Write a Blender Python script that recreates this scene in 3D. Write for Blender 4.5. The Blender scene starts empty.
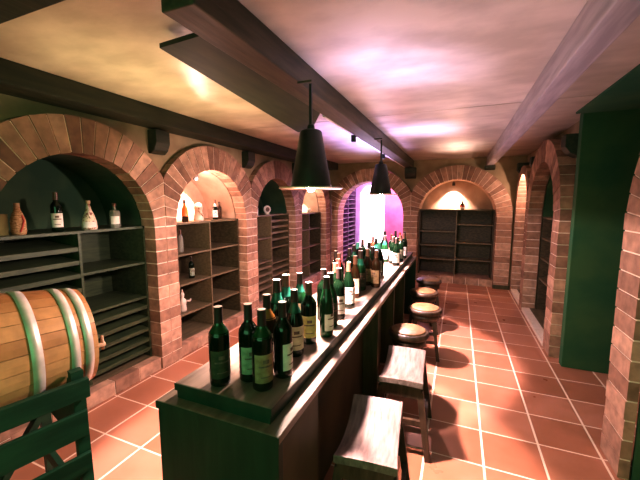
import bpy, math, random
from mathutils import Vector, Matrix
random.seed(7)
C = bpy.context.scene.collection
PI = math.pi

# ------------------------------------------------------------------ materials
def ramp(nt, stops):
    r = nt.nodes.new('ShaderNodeValToRGB')
    e = r.color_ramp.elements
    while len(e) < len(stops): e.new(0.5)
    for k, (p, c) in enumerate(stops):
        e[k].position = p; e[k].color = (c[0], c[1], c[2], 1)
    return r

def mat(name, c1, c2=None, rough=0.6, scale=6, stretch=(1, 1, 1), bump=0.0, metal=0.0,
        coat=0.0, emit=None, estr=0.0, detail=4, spec=0.5, trans=0.0, lo=0.35, hi=0.65):
    m = bpy.data.materials.new(name); m.use_nodes = True
    nt = m.node_tree; b = nt.nodes['Principled BSDF']; L = nt.links
    b.inputs['Roughness'].default_value = rough
    b.inputs['Metallic'].default_value = metal
    b.inputs['Specular IOR Level'].default_value = spec
    b.inputs['Coat Weight'].default_value = coat
    b.inputs['Transmission Weight'].default_value = trans
    tc = nt.nodes.new('ShaderNodeTexCoord'); mp = nt.nodes.new('ShaderNodeMapping')
    mp.inputs['Scale'].default_value = stretch
    L.new(tc.outputs['Object'], mp.inputs['Vector'])
    n = nt.nodes.new('ShaderNodeTexNoise'); n.inputs['Scale'].default_value = scale
    n.inputs['Detail'].default_value = detail
    L.new(mp.outputs['Vector'], n.inputs['Vector'])
    r = ramp(nt, [(lo, c1), (hi, c2 or c1)])
    L.new(n.outputs['Fac'], r.inputs['Fac']); L.new(r.outputs['Color'], b.inputs['Base Color'])
    if bump:
        bp = nt.nodes.new('ShaderNodeBump'); bp.inputs['Strength'].default_value = bump
        bp.inputs['Distance'].default_value = 0.01
        L.new(n.outputs['Fac'], bp.inputs['Height']); L.new(bp.outputs['Normal'], b.inputs['Normal'])
    if emit:
        b.inputs['Emission Color'].default_value = (*emit, 1)
        b.inputs['Emission Strength'].default_value = estr
    return m

def mat_island(name, stops, rough=0.75, noise=0.35, bump=0.25):
    """colour varies from brick to brick (or stave to stave), with a little mottling on each"""
    m = bpy.data.materials.new(name); m.use_nodes = True
    nt = m.node_tree; b = nt.nodes['Principled BSDF']; L = nt.links
    b.inputs['Roughness'].default_value = rough
    g = nt.nodes.new('ShaderNodeNewGeometry')
    r = ramp(nt, stops); L.new(g.outputs['Random Per Island'], r.inputs['Fac'])
    tc = nt.nodes.new('ShaderNodeTexCoord'); n = nt.nodes.new('ShaderNodeTexNoise')
    n.inputs['Scale'].default_value = 14; n.inputs['Detail'].default_value = 5
    L.new(tc.outputs['Object'], n.inputs['Vector'])
    mr = nt.nodes.new('ShaderNodeMapRange'); mr.inputs['From Min'].default_value = .3; mr.inputs['From Max'].default_value = .7
    mr.inputs['To Min'].default_value = 1 - noise; mr.inputs['To Max'].default_value = 1 + noise * .4
    L.new(n.outputs['Fac'], mr.inputs['Value'])
    mx = nt.nodes.new('ShaderNodeVectorMath'); mx.operation = 'SCALE'
    L.new(r.outputs['Color'], mx.inputs[0]); L.new(mr.outputs['Result'], mx.inputs['Scale'])
    L.new(mx.outputs['Vector'], b.inputs['Base Color'])
    bp = nt.nodes.new('ShaderNodeBump'); bp.inputs['Strength'].default_value = bump; bp.inputs['Distance'].default_value = .006
    L.new(n.outputs['Fac'], bp.inputs['Height']); L.new(bp.outputs['Normal'], b.inputs['Normal'])
    return m

def mat_floor():
    m = bpy.data.materials.new('terracotta_tiles'); m.use_nodes = True
    nt = m.node_tree; b = nt.nodes['Principled BSDF']; L = nt.links
    g = nt.nodes.new('ShaderNodeNewGeometry'); sp = nt.nodes.new('ShaderNodeSeparateXYZ')
    L.new(g.outputs['Position'], sp.inputs[0])
    def mth(op, a, bb=None, c=None):
        n = nt.nodes.new('ShaderNodeMath'); n.operation = op
        for i, v in enumerate((a, bb, c)):
            if v is None: continue
            if isinstance(v, (int, float)): n.inputs[i].default_value = v
            else: L.new(v, n.inputs[i])
        return n.outputs[0]
    T = .33
    def axis(o, off, gw):
        u = mth('DIVIDE', mth('SUBTRACT', o, off), T)
        f = mth('FRACT', mth('ADD', u, 50.0))
        d = mth('MINIMUM', f, mth('SUBTRACT', 1.0, f))       # distance to the joint, in tiles
        return mth('FLOOR', mth('ADD', u, 50.0)), mth('LESS_THAN', d, gw / T / 2), d
    ix, gx, dx = axis(sp.outputs['X'], .2042, .013)
    iy, gy, dy = axis(sp.outputs['Y'], 2.996, .010)
    cb = nt.nodes.new('ShaderNodeCombineXYZ'); L.new(ix, cb.inputs[0]); L.new(iy, cb.inputs[1])
    wn = nt.nodes.new('ShaderNodeTexWhiteNoise'); L.new(cb.outputs[0], wn.inputs['Vector'])
    n = nt.nodes.new('ShaderNodeTexNoise'); n.inputs['Scale'].default_value = 4.5; n.inputs['Detail'].default_value = 5
    L.new(g.outputs['Position'], n.inputs['Vector'])
    fac = mth('ADD', mth('MULTIPLY', wn.outputs['Value'], .45), mth('MULTIPLY', n.outputs['Fac'], .6))
    r = ramp(nt, [(.1, (.32, .13, .07)), (.5, (.46, .20, .12)), (.9, (.56, .27, .18))])
    L.new(fac, r.inputs['Fac'])
    gr = mth('MAXIMUM', gx, gy)
    mix = nt.nodes.new('ShaderNodeMix'); mix.data_type = 'RGBA'
    L.new(gr, mix.inputs['Factor']); L.new(r.outputs['Color'], mix.inputs['A'])
    mix.inputs['B'].default_value = (.86, .66, .52, 1)
    L.new(mix.outputs['Result'], b.inputs['Base Color'])
    rr = mth('ADD', mth('MULTIPLY', gr, .4), mth('MULTIPLY', n.outputs['Fac'], .5))
    L.new(mth('ADD', rr, .12), b.inputs['Roughness'])
    bp = nt.nodes.new('ShaderNodeBump'); bp.inputs['Distance'].default_value = .003; bp.inputs['Strength'].default_value = .5
    L.new(mth('SUBTRACT', mth('MULTIPLY', n.outputs['Fac'], .3), gr), bp.inputs['Height'])
    L.new(bp.outputs['Normal'], b.inputs['Normal'])
    return m

M = {}
M['floor'] = mat_floor()
M['ceiling'] = mat('ceiling_paint', (.44, .38, .29), (.62, .54, .43), rough=.36, scale=3.2, bump=.6, detail=12, stretch=(1, 1.6, 1))
M['plaster'] = mat('wall_plaster', (.30, .22, .13), (.42, .32, .20), rough=.85, scale=5, bump=.3, detail=7)
M['shadeplaster'] = mat('shaded_plaster', (.015, .11, .05), (.06, .15, .06), rough=.8, scale=2.6, bump=.3, detail=6)  # deep green of unlit plaster put into the colour
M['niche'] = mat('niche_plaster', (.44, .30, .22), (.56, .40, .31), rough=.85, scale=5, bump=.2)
M['shadeniche'] = mat('shaded_niche_plaster', (.025, .075, .04), (.06, .11, .055), rough=.85, scale=4, bump=.2)  # shaded copy of the niche plaster, darkness put into the colour
M['brick'] = mat_island('brick', [(0, (.27, .15, .10)), (.3, (.40, .235, .16)), (.7, (.50, .31, .22)), (1, (.60, .39, .28))])
M['mortar'] = mat('mortar', (.80, .68, .55), (.90, .78, .66), rough=.9, scale=30)
M['beam'] = mat('dark_beam_wood', (.014, .024, .012), (.040, .042, .022), rough=.55, scale=5, stretch=(6, .6, 6), bump=.3)
M['beamlight'] = mat('worn_beam_wood', (.15, .10, .06), (.27, .19, .12), rough=.5, scale=5, stretch=(6, .6, 6), bump=.3)
M['beammid'] = mat('brown_beam_wood', (.035, .038, .018), (.09, .075, .042), rough=.5, scale=5, stretch=(6, .6, 6), bump=.3)
M['board'] = mat('olive_board', (.012, .026, .012), (.030, .042, .018), rough=.6, scale=5, stretch=(4, .8, 4), bump=.1)
M['beamlit'] = mat('lit_beam_wood', (.34, .30, .30), (.48, .43, .42), rough=.5, scale=5, stretch=(6, .6, 6), bump=.3)  # paler tone carries the lilac light on the beam's side
M['shelf'] = mat('dark_shelf_wood', (.050, .038, .020), (.11, .080, .042), rough=.55, scale=5, stretch=(4, .7, 8), bump=.15)
M['shelfshade'] = mat('shaded_shelf_wood', (.030, .050, .024), (.07, .095, .045), rough=.5, scale=6, stretch=(5, .8, 8), bump=.15)  # shelf wood with green shade baked into its tone
M['shelfedge'] = mat('shelf_board', (.13, .105, .06), (.21, .16, .095), rough=.5, scale=6, stretch=(5, .8, 8), bump=.15)
M['bar'] = mat('shaded_bar_wood', (.008, .032, .018), (.018, .050, .028), rough=.5, scale=4, stretch=(6, 1, .8), bump=.2)  # green shadow tone mixed into the wood colour
M['barside'] = mat('olive_bar_wood', (.05, .05, .022), (.10, .085, .04), rough=.55, scale=4, stretch=(6, 1, .8), bump=.2)
M['bartop'] = mat('bar_top_wood', (.16, .12, .09), (.26, .20, .155), rough=.33, scale=5, stretch=(7, .5, 4), bump=.12)
M['seatwood'] = mat('weathered_seat_wood', (.12, .085, .07), (.27, .21, .185), rough=.5, scale=7, stretch=(7, .9, 4), bump=.35, lo=.3, hi=.7)
M['legwood'] = mat('dark_stool_wood', (.045, .026, .015), (.11, .066, .04), rough=.5, scale=7, stretch=(4, 4, .8), bump=.2)
M['cushion'] = mat('tan_seat_pad', (.20, .10, .045), (.30, .17, .08), rough=.5, scale=18, bump=.2)
M['stave'] = mat_island('oak_stave', [(0, (.46, .20, .075)), (.5, (.62, .31, .14)), (1, (.76, .43, .22))], rough=.45, noise=.25, bump=.15)
M['hoop'] = mat('galvanised_hoop', (.55, .50, .44), (.72, .66, .58), rough=.42, scale=12, metal=.25, bump=.1)
M['stand'] = mat('shaded_stand_wood', (.006, .045, .022), (.018, .085, .042), rough=.55, scale=5, stretch=(1, .6, 4), bump=.25)  # wood colour darkened and greened to stand for shade
M['shade'] = mat('dark_metal_shade', (.018, .022, .016), (.035, .038, .028), rough=.42, scale=9, metal=.3)
M['brim'] = mat('pale_shade_brim', (.55, .42, .30), (.70, .55, .42), rough=.45, scale=9)
M['black'] = mat('black_metal', (.012, .012, .012), (.03, .03, .028), rough=.4, scale=9)
M['bulb'] = mat('lit_bulb', (1, .9, .8), rough=.3, emit=(1, .86, .78), estr=60)
M['bulbv'] = mat('lit_cool_bulb', (.9, .85, 1), rough=.3, emit=(.82, .74, 1), estr=90)
M['glow'] = mat('backlit_panel', (.95, .92, 1), rough=.5, emit=(.90, .86, 1), estr=3.2)
M['pink'] = mat('pink_wall', (.62, .16, .27), (.75, .25, .36), rough=.8, scale=3)
M['lilac'] = mat('lilac_wall', (.50, .36, .62), (.62, .48, .72), rough=.8, scale=3)
M['violetwood'] = mat('violet_rack_wood', (.10, .045, .09), (.2, .10, .19), rough=.6, scale=4, stretch=(3, .8, 6))
def glass(name, c, c2): return mat(name, c, c2, rough=.10, scale=9, spec=.5)
M['g_dark'] = glass('dark_green_glass', (.002, .008, .003), (.005, .014, .006))
M['g_green'] = glass('green_glass', (.006, .034, .010), (.012, .065, .020))
M['g_teal'] = glass('teal_glass', (.012, .075, .05), (.025, .15, .10))
M['g_amber'] = glass('amber_glass', (.30, .13, .03), (.42, .20, .06))
M['g_brown'] = glass('brown_glass', (.03, .014, .006), (.06, .026, .012))
M['g_orange'] = mat('orange_liqueur', (.85, .20, .05), (.95, .30, .08), rough=.12, scale=6)
M['g_clear'] = mat('pale_glass', (.52, .50, .42), (.66, .64, .55), rough=.08, scale=8, spec=.8, coat=.5, trans=.6)
M['c_black'] = mat('black_capsule', (.022, .014, .012), (.05, .03, .025), rough=.35, scale=20)
M['c_red'] = mat('red_capsule', (.65, .05, .04), (.80, .09, .07), rough=.35, scale=20)
M['c_brown'] = mat('brown_capsule', (.10, .045, .03), (.17, .08, .05), rough=.35, scale=20)
M['c_teal'] = mat('teal_capsule', (.10, .42, .33), (.16, .55, .44), rough=.35, scale=20)
M['corktip'] = mat('capsule_top', (.45, .36, .28), (.58, .48, .38), rough=.5, scale=20)
M['l_cream'] = mat('cream_label', (.60, .50, .36), (.74, .64, .50), rough=.7, scale=35)
M['l_white'] = mat('white_label', (.70, .64, .60), (.84, .78, .74), rough=.7, scale=30)
M['l_yellow'] = mat('yellow_label', (.46, .38, .11), (.66, .58, .26), rough=.7, scale=40)
M['l_tan'] = mat('tan_label', (.26, .15, .08), (.42, .28, .17), rough=.7, scale=40)
M['l_dark'] = mat('dark_label', (.03, .035, .018), (.075, .07, .035), rough=.7, scale=40)
M['l_grey'] = mat('grey_label', (.20, .24, .17), (.40, .42, .32), rough=.7, scale=40)
M['l_print'] = mat('label_print', (.10, .07, .06), (.22, .13, .10), rough=.7, scale=60)
M['wicker'] = mat('wicker', (.34, .18, .08), (.62, .40, .22), rough=.8, scale=60, stretch=(1, 1, 3), bump=.6)
M['redribbon'] = mat('red_ribbon', (.50, .06, .05), (.62, .12, .08), rough=.6, scale=20)
M['ceramic'] = mat('pale_ceramic', (.62, .52, .44), (.78, .68, .58), rough=.4, scale=20)
M['pattern'] = mat('patterned_ceramic', (.78, .66, .52), (.30, .12, .09), rough=.5, scale=45, lo=.5, hi=.58)
M['cork'] = mat('cork', (.45, .30, .18), (.55, .38, .24), rough=.8, scale=40)
M['box'] = mat('brown_card', (.18, .16, .05), (.26, .22, .08), rough=.8, scale=9)
M['dial'] = mat('pale_dial', (.70, .66, .58), (.80, .76, .68), rough=.5, scale=9)

# ------------------------------------------------------------------ mesh builder
class MB:
    def __init__(s): s.v = []; s.f = []; s.m = []; s.sm = []
    def add(s, vs, fs, mi=0, smooth=False):
        o = len(s.v); s.v += [tuple(v) for v in vs]
        for f in fs: s.f.append(tuple(o + i for i in f)); s.m.append(mi); s.sm.append(smooth)
        return s
    def box(s, a, b, mi=0, rot=None, c=None):
        x0, y0, z0 = a; x1, y1, z1 = b
        vs = [(x0, y0, z0), (x1, y0, z0), (x1, y1, z0), (x0, y1, z0), (x0, y0, z1), (x1, y0, z1), (x1, y1, z1), (x0, y1, z1)]
        if rot is not None:
            c = Vector(c if c is not None else ((x0 + x1) / 2, (y0 + y1) / 2, (z0 + z1) / 2))
            vs = [tuple(rot @ (Vector(v) - c) + c) for v in vs]
        return s.add(vs, [(0, 3, 2, 1), (4, 5, 6, 7), (0, 1, 5, 4), (1, 2, 6, 5), (2, 3, 7, 6), (3, 0, 4, 7)], mi)
    def prism(s, poly, e, mi=0, smooth=False):
        """poly: list of 3D points, e: extrusion vector"""
        n = len(poly); vs = [Vector(p) for p in poly] + [Vector(p) + Vector(e) for p in poly]
        fs = [tuple(range(n)), tuple(range(2 * n - 1, n - 1, -1))]
        fs += [(i, i + n, (i + 1) % n + n, (i + 1) % n) for i in range(n)]
        return s.add(vs, fs, mi, smooth)
    def beam(s, p, q, w, h, mi=0, taper=1.0, up=(0, 0, 1)):
        p, q = Vector(p), Vector(q); d = (q - p).normalized()
        u = Vector(up)
        if abs(d.dot(u)) > .98: u = Vector((0, 1, 0))
        r = d.cross(u).normalized(); u = r.cross(d).normalized()
        vs = []
        for c, k in ((p, 1), (q, taper)):
            for a, b in ((-1, -1), (1, -1), (1, 1), (-1, 1)):
                vs.append(c + r * a * w / 2 * k + u * b * h / 2 * k)
        return s.add(vs, [(0, 1, 2, 3), (7, 6, 5, 4), (0, 4, 5, 1), (1, 5, 6, 2), (2, 6, 7, 3), (3, 7, 4, 0)], mi)
    def lathe(s, prof, n=24, mi=0, axis='z', c=(0, 0, 0), a0=0, a1=2 * PI, smooth=True):
        full = abs(a1 - a0 - 2 * PI) < 1e-6; k = n if full else n + 1
        vs = []
        for r, z in prof:
            for i in range(k):
                a = a0 + (a1 - a0) * i / n
                p = (r * math.cos(a), r * math.sin(a), z)
                if axis == 'y': p = (p[0], p[2], p[1])
                vs.append((p[0] + c[0], p[1] + c[1], p[2] + c[2]))
        fs = []
        for j in range(len(prof) - 1):
            for i in range(n):
                i2 = (i + 1) % k
                f = (j * k + i, j * k + i2, (j + 1) * k + i2, (j + 1) * k + i)
                fs.append(f if axis == 'z' else f[::-1])
        return s.add(vs, fs, mi, smooth)
    def tube(s, pts, r, n=8, mi=0):
        pts = [Vector(p) for p in pts]; vs = []
        for i, p in enumerate(pts):
            d = (pts[min(i + 1, len(pts) - 1)] - pts[max(i - 1, 0)]).normalized()
            u = Vector((0, 0, 1)) if abs(d.z) < .9 else Vector((1, 0, 0))
            a = d.cross(u).normalized(); b = d.cross(a)
            for k in range(n):
                t = 2 * PI * k / n; vs.append(p + a * r * math.cos(t) + b * r * math.sin(t))
        fs = [(i * n + k, i * n + (k + 1) % n, (i + 1) * n + (k + 1) % n, (i + 1) * n + k) for i in range(len(pts) - 1) for k in range(n)]
        fs += [tuple(range(n - 1, -1, -1)), tuple(range((len(pts) - 1) * n, len(pts) * n))]
        return s.add(vs, fs, mi, True)
    def data(s, name, mats):
        me = bpy.data.meshes.new(name); me.from_pydata(s.v, [], s.f)
        for m in (mats if isinstance(mats, (list, tuple)) else [mats]): me.materials.append(M[m])
        for p, mi, sm in zip(me.polygons, s.m, s.sm): p.material_index = mi; p.use_smooth = sm
        me.update(); return me
    def build(s, name, mats, parent=None, bevel=0.0, loc=None):
        o = bpy.data.objects.new(name, s.data(name, mats)); C.objects.link(o)
        if parent: o.parent = parent
        if loc: o.location = loc
        if bevel:
            b = o.modifiers.new('bevel', 'BEVEL'); b.width = bevel; b.segments = 2; b.limit_method = 'ANGLE'; b.angle_limit = .7
        return o

def tag(o, label=None, cat=None, group=None, kind=None):
    if label: o['label'] = label
    if cat: o['category'] = cat
    if group: o['group'] = group
    if kind: o['kind'] = kind
    return o
def thing(name, label, cat, loc=(0, 0, 0), rz=0, group=None):
    o = bpy.data.objects.new(name, None); C.objects.link(o); o.empty_display_size = .05
    o.location = loc; o.rotation_euler = (0, 0, rz)
    return tag(o, label, cat, group)
def struct(name, mb, mats, bevel=0.0): return tag(mb.build(name, mats, bevel=bevel), kind='structure')
def dup(root, loc, rz=0, label=None, group=None):
    r = root.copy(); C.objects.link(r); r.location = loc; r.rotation_euler = (0, 0, rz)
    if label: r['label'] = label
    if group: r['group'] = group
    for ch in list(root.children):
        c = ch.copy(); C.objects.link(c); c.parent = r
        for g in list(ch.children):
            d = g.copy(); C.objects.link(d); d.parent = c
    return r

ZC = 2.30
# ------------------------------------------------------------------ shell
struct('floor', MB().box((-3.4, -2.2, -.1), (2.2, 10.2, 0)), 'floor')
struct('ceiling', MB().box((-3.4, -2.2, ZC), (2.2, 3.072, ZC + .1)).box((-3.4, 3.084, ZC), (2.2, 10.2, ZC + .1)).box((-3.4, 3.07, ZC + .012), (2.2, 3.09, ZC + .1)), 'ceiling')

# local frames: P(along, depth, z) -> world.  depth 0 = face of the brickwork, + into the wall
LW = lambda a, d, z: (-2.45 - d, a, z)
BW = lambda a, d, z: (a, 6.5 + d, z)
RW = lambda a, d, z: (.89 + d, a, z)

def arch_z(arches, a, pad):
    best = None
    for c, half, sp, ring in arches:
        r = half + ring + pad
        if abs(a - c) < r: best = max(best or 0, sp + math.sqrt(max(r * r - (a - c) ** 2, 0)))
    return best
def wall(name, P, a0, a1, arches, dep, thick, mname='plaster'):
    """plaster wall with arched openings, standing a little behind the brick rings"""
    N = int((a1 - a0) / .02); mb = MB(); xs = [a0 + (a1 - a0) * i / N for i in range(N + 1)]
    pad = .003
    for x0, x1 in zip(xs, xs[1:]):
        z0, z1 = arch_z(arches, x0, pad), arch_z(arches, x1, pad)
        if z0 is None and z1 is None: z0 = z1 = 0
        elif z0 is None: z0 = z1
        elif z1 is None: z1 = z0
        mb.add([P(x0, dep, z0), P(x1, dep, z1), P(x1, dep, ZC), P(x0, dep, ZC),
                P(x0, dep + thick, z0), P(x1, dep + thick, z1), P(x1, dep + thick, ZC), P(x0, dep + thick, ZC)],
               [(0, 1, 2, 3), (7, 6, 5, 4), (0, 4, 5, 1)])
    return struct(name, mb, mname)

def clip(poly, lim, sign):
    """keep the part of a 2D polygon with sign*x <= sign*lim"""
    out = []
    for i in range(len(poly)):
        p, q = poly[i], poly[(i + 1) % len(poly)]
        ip, iq = sign * p[0] <= sign * lim + 1e-9, sign * q[0] <= sign * lim + 1e-9
        if ip: out.append(p)
        if ip != iq:
            t = (lim - p[0]) / (q[0] - p[0]); out.append((lim, p[1] + t * (q[1] - p[1])))
    return out

def brick_arch(label, P, c, half, sp, depth, limL, limR, ring=.25, pierL=True, pierR=True, course=.113, cutz=ZC, nv=24, group=None):
    """one arch surround: ring of voussoirs, jambs with half of the pier on either side"""
    o0 = P(c, 0, 0); t = thing('brick_arch', label, 'brick arch', o0, 0, group)
    W = lambda a, d, z: tuple(Vector(P(a, d, z)) - Vector(o0))
    ex = Vector(W(c, depth, 0)) - Vector(W(c, 0, 0))
    g = .0045
    # voussoirs
    b = MB(); mo = MB(); r0, r1 = half, half + ring
    step = PI / nv
    for k in range(nv):
        aa, ab = k * step + g / r0, (k + 1) * step - g / r0
        am, an = k * step + g / r1, (k + 1) * step - g / r1
        jit = random.uniform(-.003, .003)
        poly = [(c + r0 * math.cos(aa), sp + r0 * math.sin(aa)), (c + r1 * math.cos(am), sp + r1 * math.sin(am)),
                (c + r1 * math.cos(an), sp + r1 * math.sin(an)), (c + r0 * math.cos(ab), sp + r0 * math.sin(ab))]
        poly = clip(clip(poly, limR - g, 1), limL + g, -1)
        if len(poly) < 3: continue
        b.prism([W(p, jit, z) for p, z in poly], ex)
    # mortar ring behind
    m0, m1 = half + .006, half + ring - .006
    for k in range(nv):
        poly = [(c + r * math.cos(a), sp + r * math.sin(a)) for r, a in ((m0, k * step), (m1, k * step), (m1, (k + 1) * step), (m0, (k + 1) * step))]
        poly = clip(clip(poly, limR, 1), limL, -1)
        if len(poly) >= 3: mo.prism([W(p, .006, z) for p, z in poly], ex * .96)
    r_ = b.build('brick_ring', 'brick', t)
    for on, a0, a1 in ((pierL, limL, c - half), (pierR, c + half, limR)):
        if not on: continue
        mo.box(W(a0 + .006, .006, 0), W(a1 - .006, depth * .97, sp))
        n = max(1, round(sp / course)); hh = sp / n; p_ = MB()
        for k in range(n):
            jit = random.uniform(-.0025, .0025)
            q0 = W(a0 + (g if a0 != limL else 0), jit, k * hh + g); q1 = W(a1 - (g if a1 != limR else 0), depth, (k + 1) * hh - g)
            p_.box(q0, q1)
        p_.build('pier', 'brick', t)
    mo.build('mortar', 'mortar', t)
    return t

def niche(name, P, c, half, sp, d0, d1, mname='niche'):
    """arched recess behind an opening: sides, barrel vault and back"""
    mb = MB(); r = half + .012; n = 28; d0 = d0 + .013
    prof = [(c + r, 0)] + [(c + r * math.cos(PI * k / n), sp + r * math.sin(PI * k / n)) for k in range(n + 1)] + [(c - r, 0)]
    k = len(prof)
    vs = [P(a, d0, z) for a, z in prof] + [P(a, d1, z) for a, z in prof]
    fs = [(i, i + 1, i + 1 + k, i + k) for i in range(k - 1)]
    mb.add(vs, fs); mb.add([P(a, d1, z) for a, z in prof], [tuple(range(k))])
    o = struct(name, mb, mname); sol = o.modifiers.new('s', 'SOLIDIFY'); sol.thickness = .02; sol.offset = 0
    return o

# pitches ------------------------------------------------------------
L_ARCH = [(1.57 + 1.37 * k, .56, 1.31, .25) for k in range(-2, 4)]     # centre, half width, spring
B_ARCH = [(-1.63, .66, 1.27, .25), (-.04, .66, 1.27, .25)]
R_ARCH = [(1.50, .70, 1.37, .25), (4.67, .64, 1.35, .25), (5.97, .42, 1.53, .13)]
wall('wall_left', LW, -2.2, 6.62, L_ARCH, .08, .10)
wall('wall_back', BW, -2.54, .868, B_ARCH, .08, .10)
wall('wall_right', RW, 3.69, 6.62, R_ARCH[1:], .14, .10)
wall('wall_right_near', RW, -2.2, 2.42, [R_ARCH[0]], .14, .10)
tag(bpy.data.objects['wall_right_near'], kind='structure')
struct('wall_corner', MB().box((.868, 6.58, 0), (1.10, 6.68, ZC)), 'plaster')
# recess on the right, between the two runs of arches
struct('wall_recess', MB().box((.955, 3.59, 0), (2.1, 3.68, ZC)).box((1.75, 2.3, 0), (1.85, 3.59, ZC)).box((1.03, 2.30, 0), (1.8, 2.40, ZC)), 'shadeplaster', bevel=.004)
struct('ceiling_shade_slab', MB().box((.90, -2.1, 2.285), (1.95, 3.59, ZC - .0005)), 'shadeplaster')  # thin slab added to darken the ceiling here, shade painted on
# the dark wall behind the camera, closing the cellar
struct('wall_front', MB().box((-3.4, -2.2, 0), (2.2, -2.1, ZC)), 'shadeplaster')
struct('wall_outer', MB().box((-3.25, -2.2, 0), (-3.15, 6.7, ZC)).box((1.95, -2.2, 0), (2.05, 6.7, ZC)), 'shadeplaster')

words = ['wide brick arch behind the camera end of the left wall', 'brick arch nearest the left edge, mostly cut off by the frame',
         'brick arch on the left wall above the shelves behind the oak barrel', 'brightly lit brick arch second along the left wall, with a lamp in its niche',
         'dark brick arch third along the left wall, round dial on its shelf', 'narrow looking brick arch last on the left wall, just before the corner']
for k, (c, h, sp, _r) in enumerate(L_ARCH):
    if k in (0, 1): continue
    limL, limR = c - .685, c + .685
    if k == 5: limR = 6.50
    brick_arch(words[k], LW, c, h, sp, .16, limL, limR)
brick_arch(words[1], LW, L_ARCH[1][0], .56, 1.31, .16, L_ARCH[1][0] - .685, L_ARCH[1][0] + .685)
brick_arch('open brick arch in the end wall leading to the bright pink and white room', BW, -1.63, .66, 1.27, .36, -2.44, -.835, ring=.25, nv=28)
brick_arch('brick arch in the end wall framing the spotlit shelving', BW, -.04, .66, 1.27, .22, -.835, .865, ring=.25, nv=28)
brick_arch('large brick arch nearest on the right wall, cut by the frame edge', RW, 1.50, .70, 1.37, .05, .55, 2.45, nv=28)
brick_arch('dark brick arch on the right wall beside the shaded plaster panel', RW, 4.67, .64, 1.35, .16, 3.78, 5.43)
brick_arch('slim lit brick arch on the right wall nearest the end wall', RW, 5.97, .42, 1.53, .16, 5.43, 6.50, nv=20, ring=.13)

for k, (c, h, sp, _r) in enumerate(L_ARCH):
    niche('wall_niche_left', LW, c, h, sp, .16, .62, 'niche' if k in (3, 5) else 'shadeniche')
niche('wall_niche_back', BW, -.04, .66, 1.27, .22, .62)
niche('wall_niche_right', RW, 1.50, .70, 1.37, .05, .95, 'shadeplaster')
niche('wall_niche_right', RW, 4.67, .64, 1.35, .16, .60, 'shadeplaster')
niche('wall_niche_right', RW, 5.97, .42, 1.53, .16, .60)

# plinths at the foot of each arch
def plinth(P, a0, a1, d0, h, nb=None):
    mb = MB(); mb.box(P(a0, d0 + .006, 0), P(a1, .60, h - .004), 1)
    n = nb or max(1, round((a1 - a0) / .225)); w = (a1 - a0) / n
    for k in range(n):
        mb.box(P(a0 + k * w + .004, d0, .004), P(a0 + (k + 1) * w - .004, d0 + .09, h), 0)
    mb.box(P(a0, d0 + .095, 0), P(a1, .60, h), 2)
    return mb
for i, (c, h, sp, _r) in enumerate(L_ARCH): struct('trim_%d' % (i + 1), plinth(LW, c - h, c + h, .012, .115), ['brick', 'mortar', 'shelfedge'])
struct('trim_7', plinth(BW, -.70, .62, .10, .12), ['brick', 'mortar', 'brick'])
struct('trim_8', plinth(RW, 4.03, 5.31, .0, .05), ['mortar', 'mortar', 'shelfedge'])
struct('trim_9', plinth(RW, 5.55, 6.39, .0, .05), ['mortar', 'mortar', 'shelfedge'])
struct('baseboard_back', MB().box((.62, 6.485, 0), (.875, 6.5, .07)), 'barside')

# ------------------------------------------------------------------ beams, corbels
def one(name, label, cat, mb, mats, bevel=0.0, group=None):
    return tag(mb.build(name, mats, bevel=bevel), label, cat, group)
one('ceiling_beam', 'dark ceiling beam running along the left wall above the arches', 'beam', MB().box((-2.53, -2.1, 2.17), (-2.29, 6.5, ZC)), 'beam', .006)
one('ceiling_beam', 'brown ceiling beam above the counter, holding the lamps', 'beam', MB().box((-.95, .9, 2.165), (-.81, 6.57, ZC)), 'beammid', .006)
one('ceiling_beam', 'ceiling beam at the right with a pale lilac lit side', 'beam', MB().box((.42, -2.1, 2.15), (.53, 6.57, ZC)), 'beamlit', .006)
one('ceiling_beam', 'dark crosswise beam in the top left corner', 'beam', MB().box((-2.29, .52, 2.18), (.42, .755, ZC)), 'beam', .006)
# loose board under the ceiling beside the middle beam
one('ceiling_board', 'flat dark board with a sharp corner hung left of the middle beam', 'board',
    MB().prism([(-1.261, 1.177, 2.215), (-.952, 1.155, 2.215), (-.952, 2.35, 2.215), (-1.34, 3.02, 2.215), (-1.50, 3.05, 2.215)], (0, 0, .02)), 'board')
one('cable_channel', 'thin pale channel running beside the middle beam past both lamps', 'cable channel', MB().box((-.972, 2.4, 2.166), (-.952, 3.14, 2.18)).box((-.972, 3.26, 2.166), (-.952, 4.54, 2.18)).box((-.972, 4.66, 2.166), (-.952, 6.45, 2.18)), 'dial')
for y, s in ((3.2, 'between the two lamps'), (4.6, 'nearest the end wall')):
    one('beam_bracket', 'small black block under the middle beam, ' + s, 'bracket', MB().box((-.99, y - .025, 2.11), (-.953, y + .025, 2.25)), 'black', .004)

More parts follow.
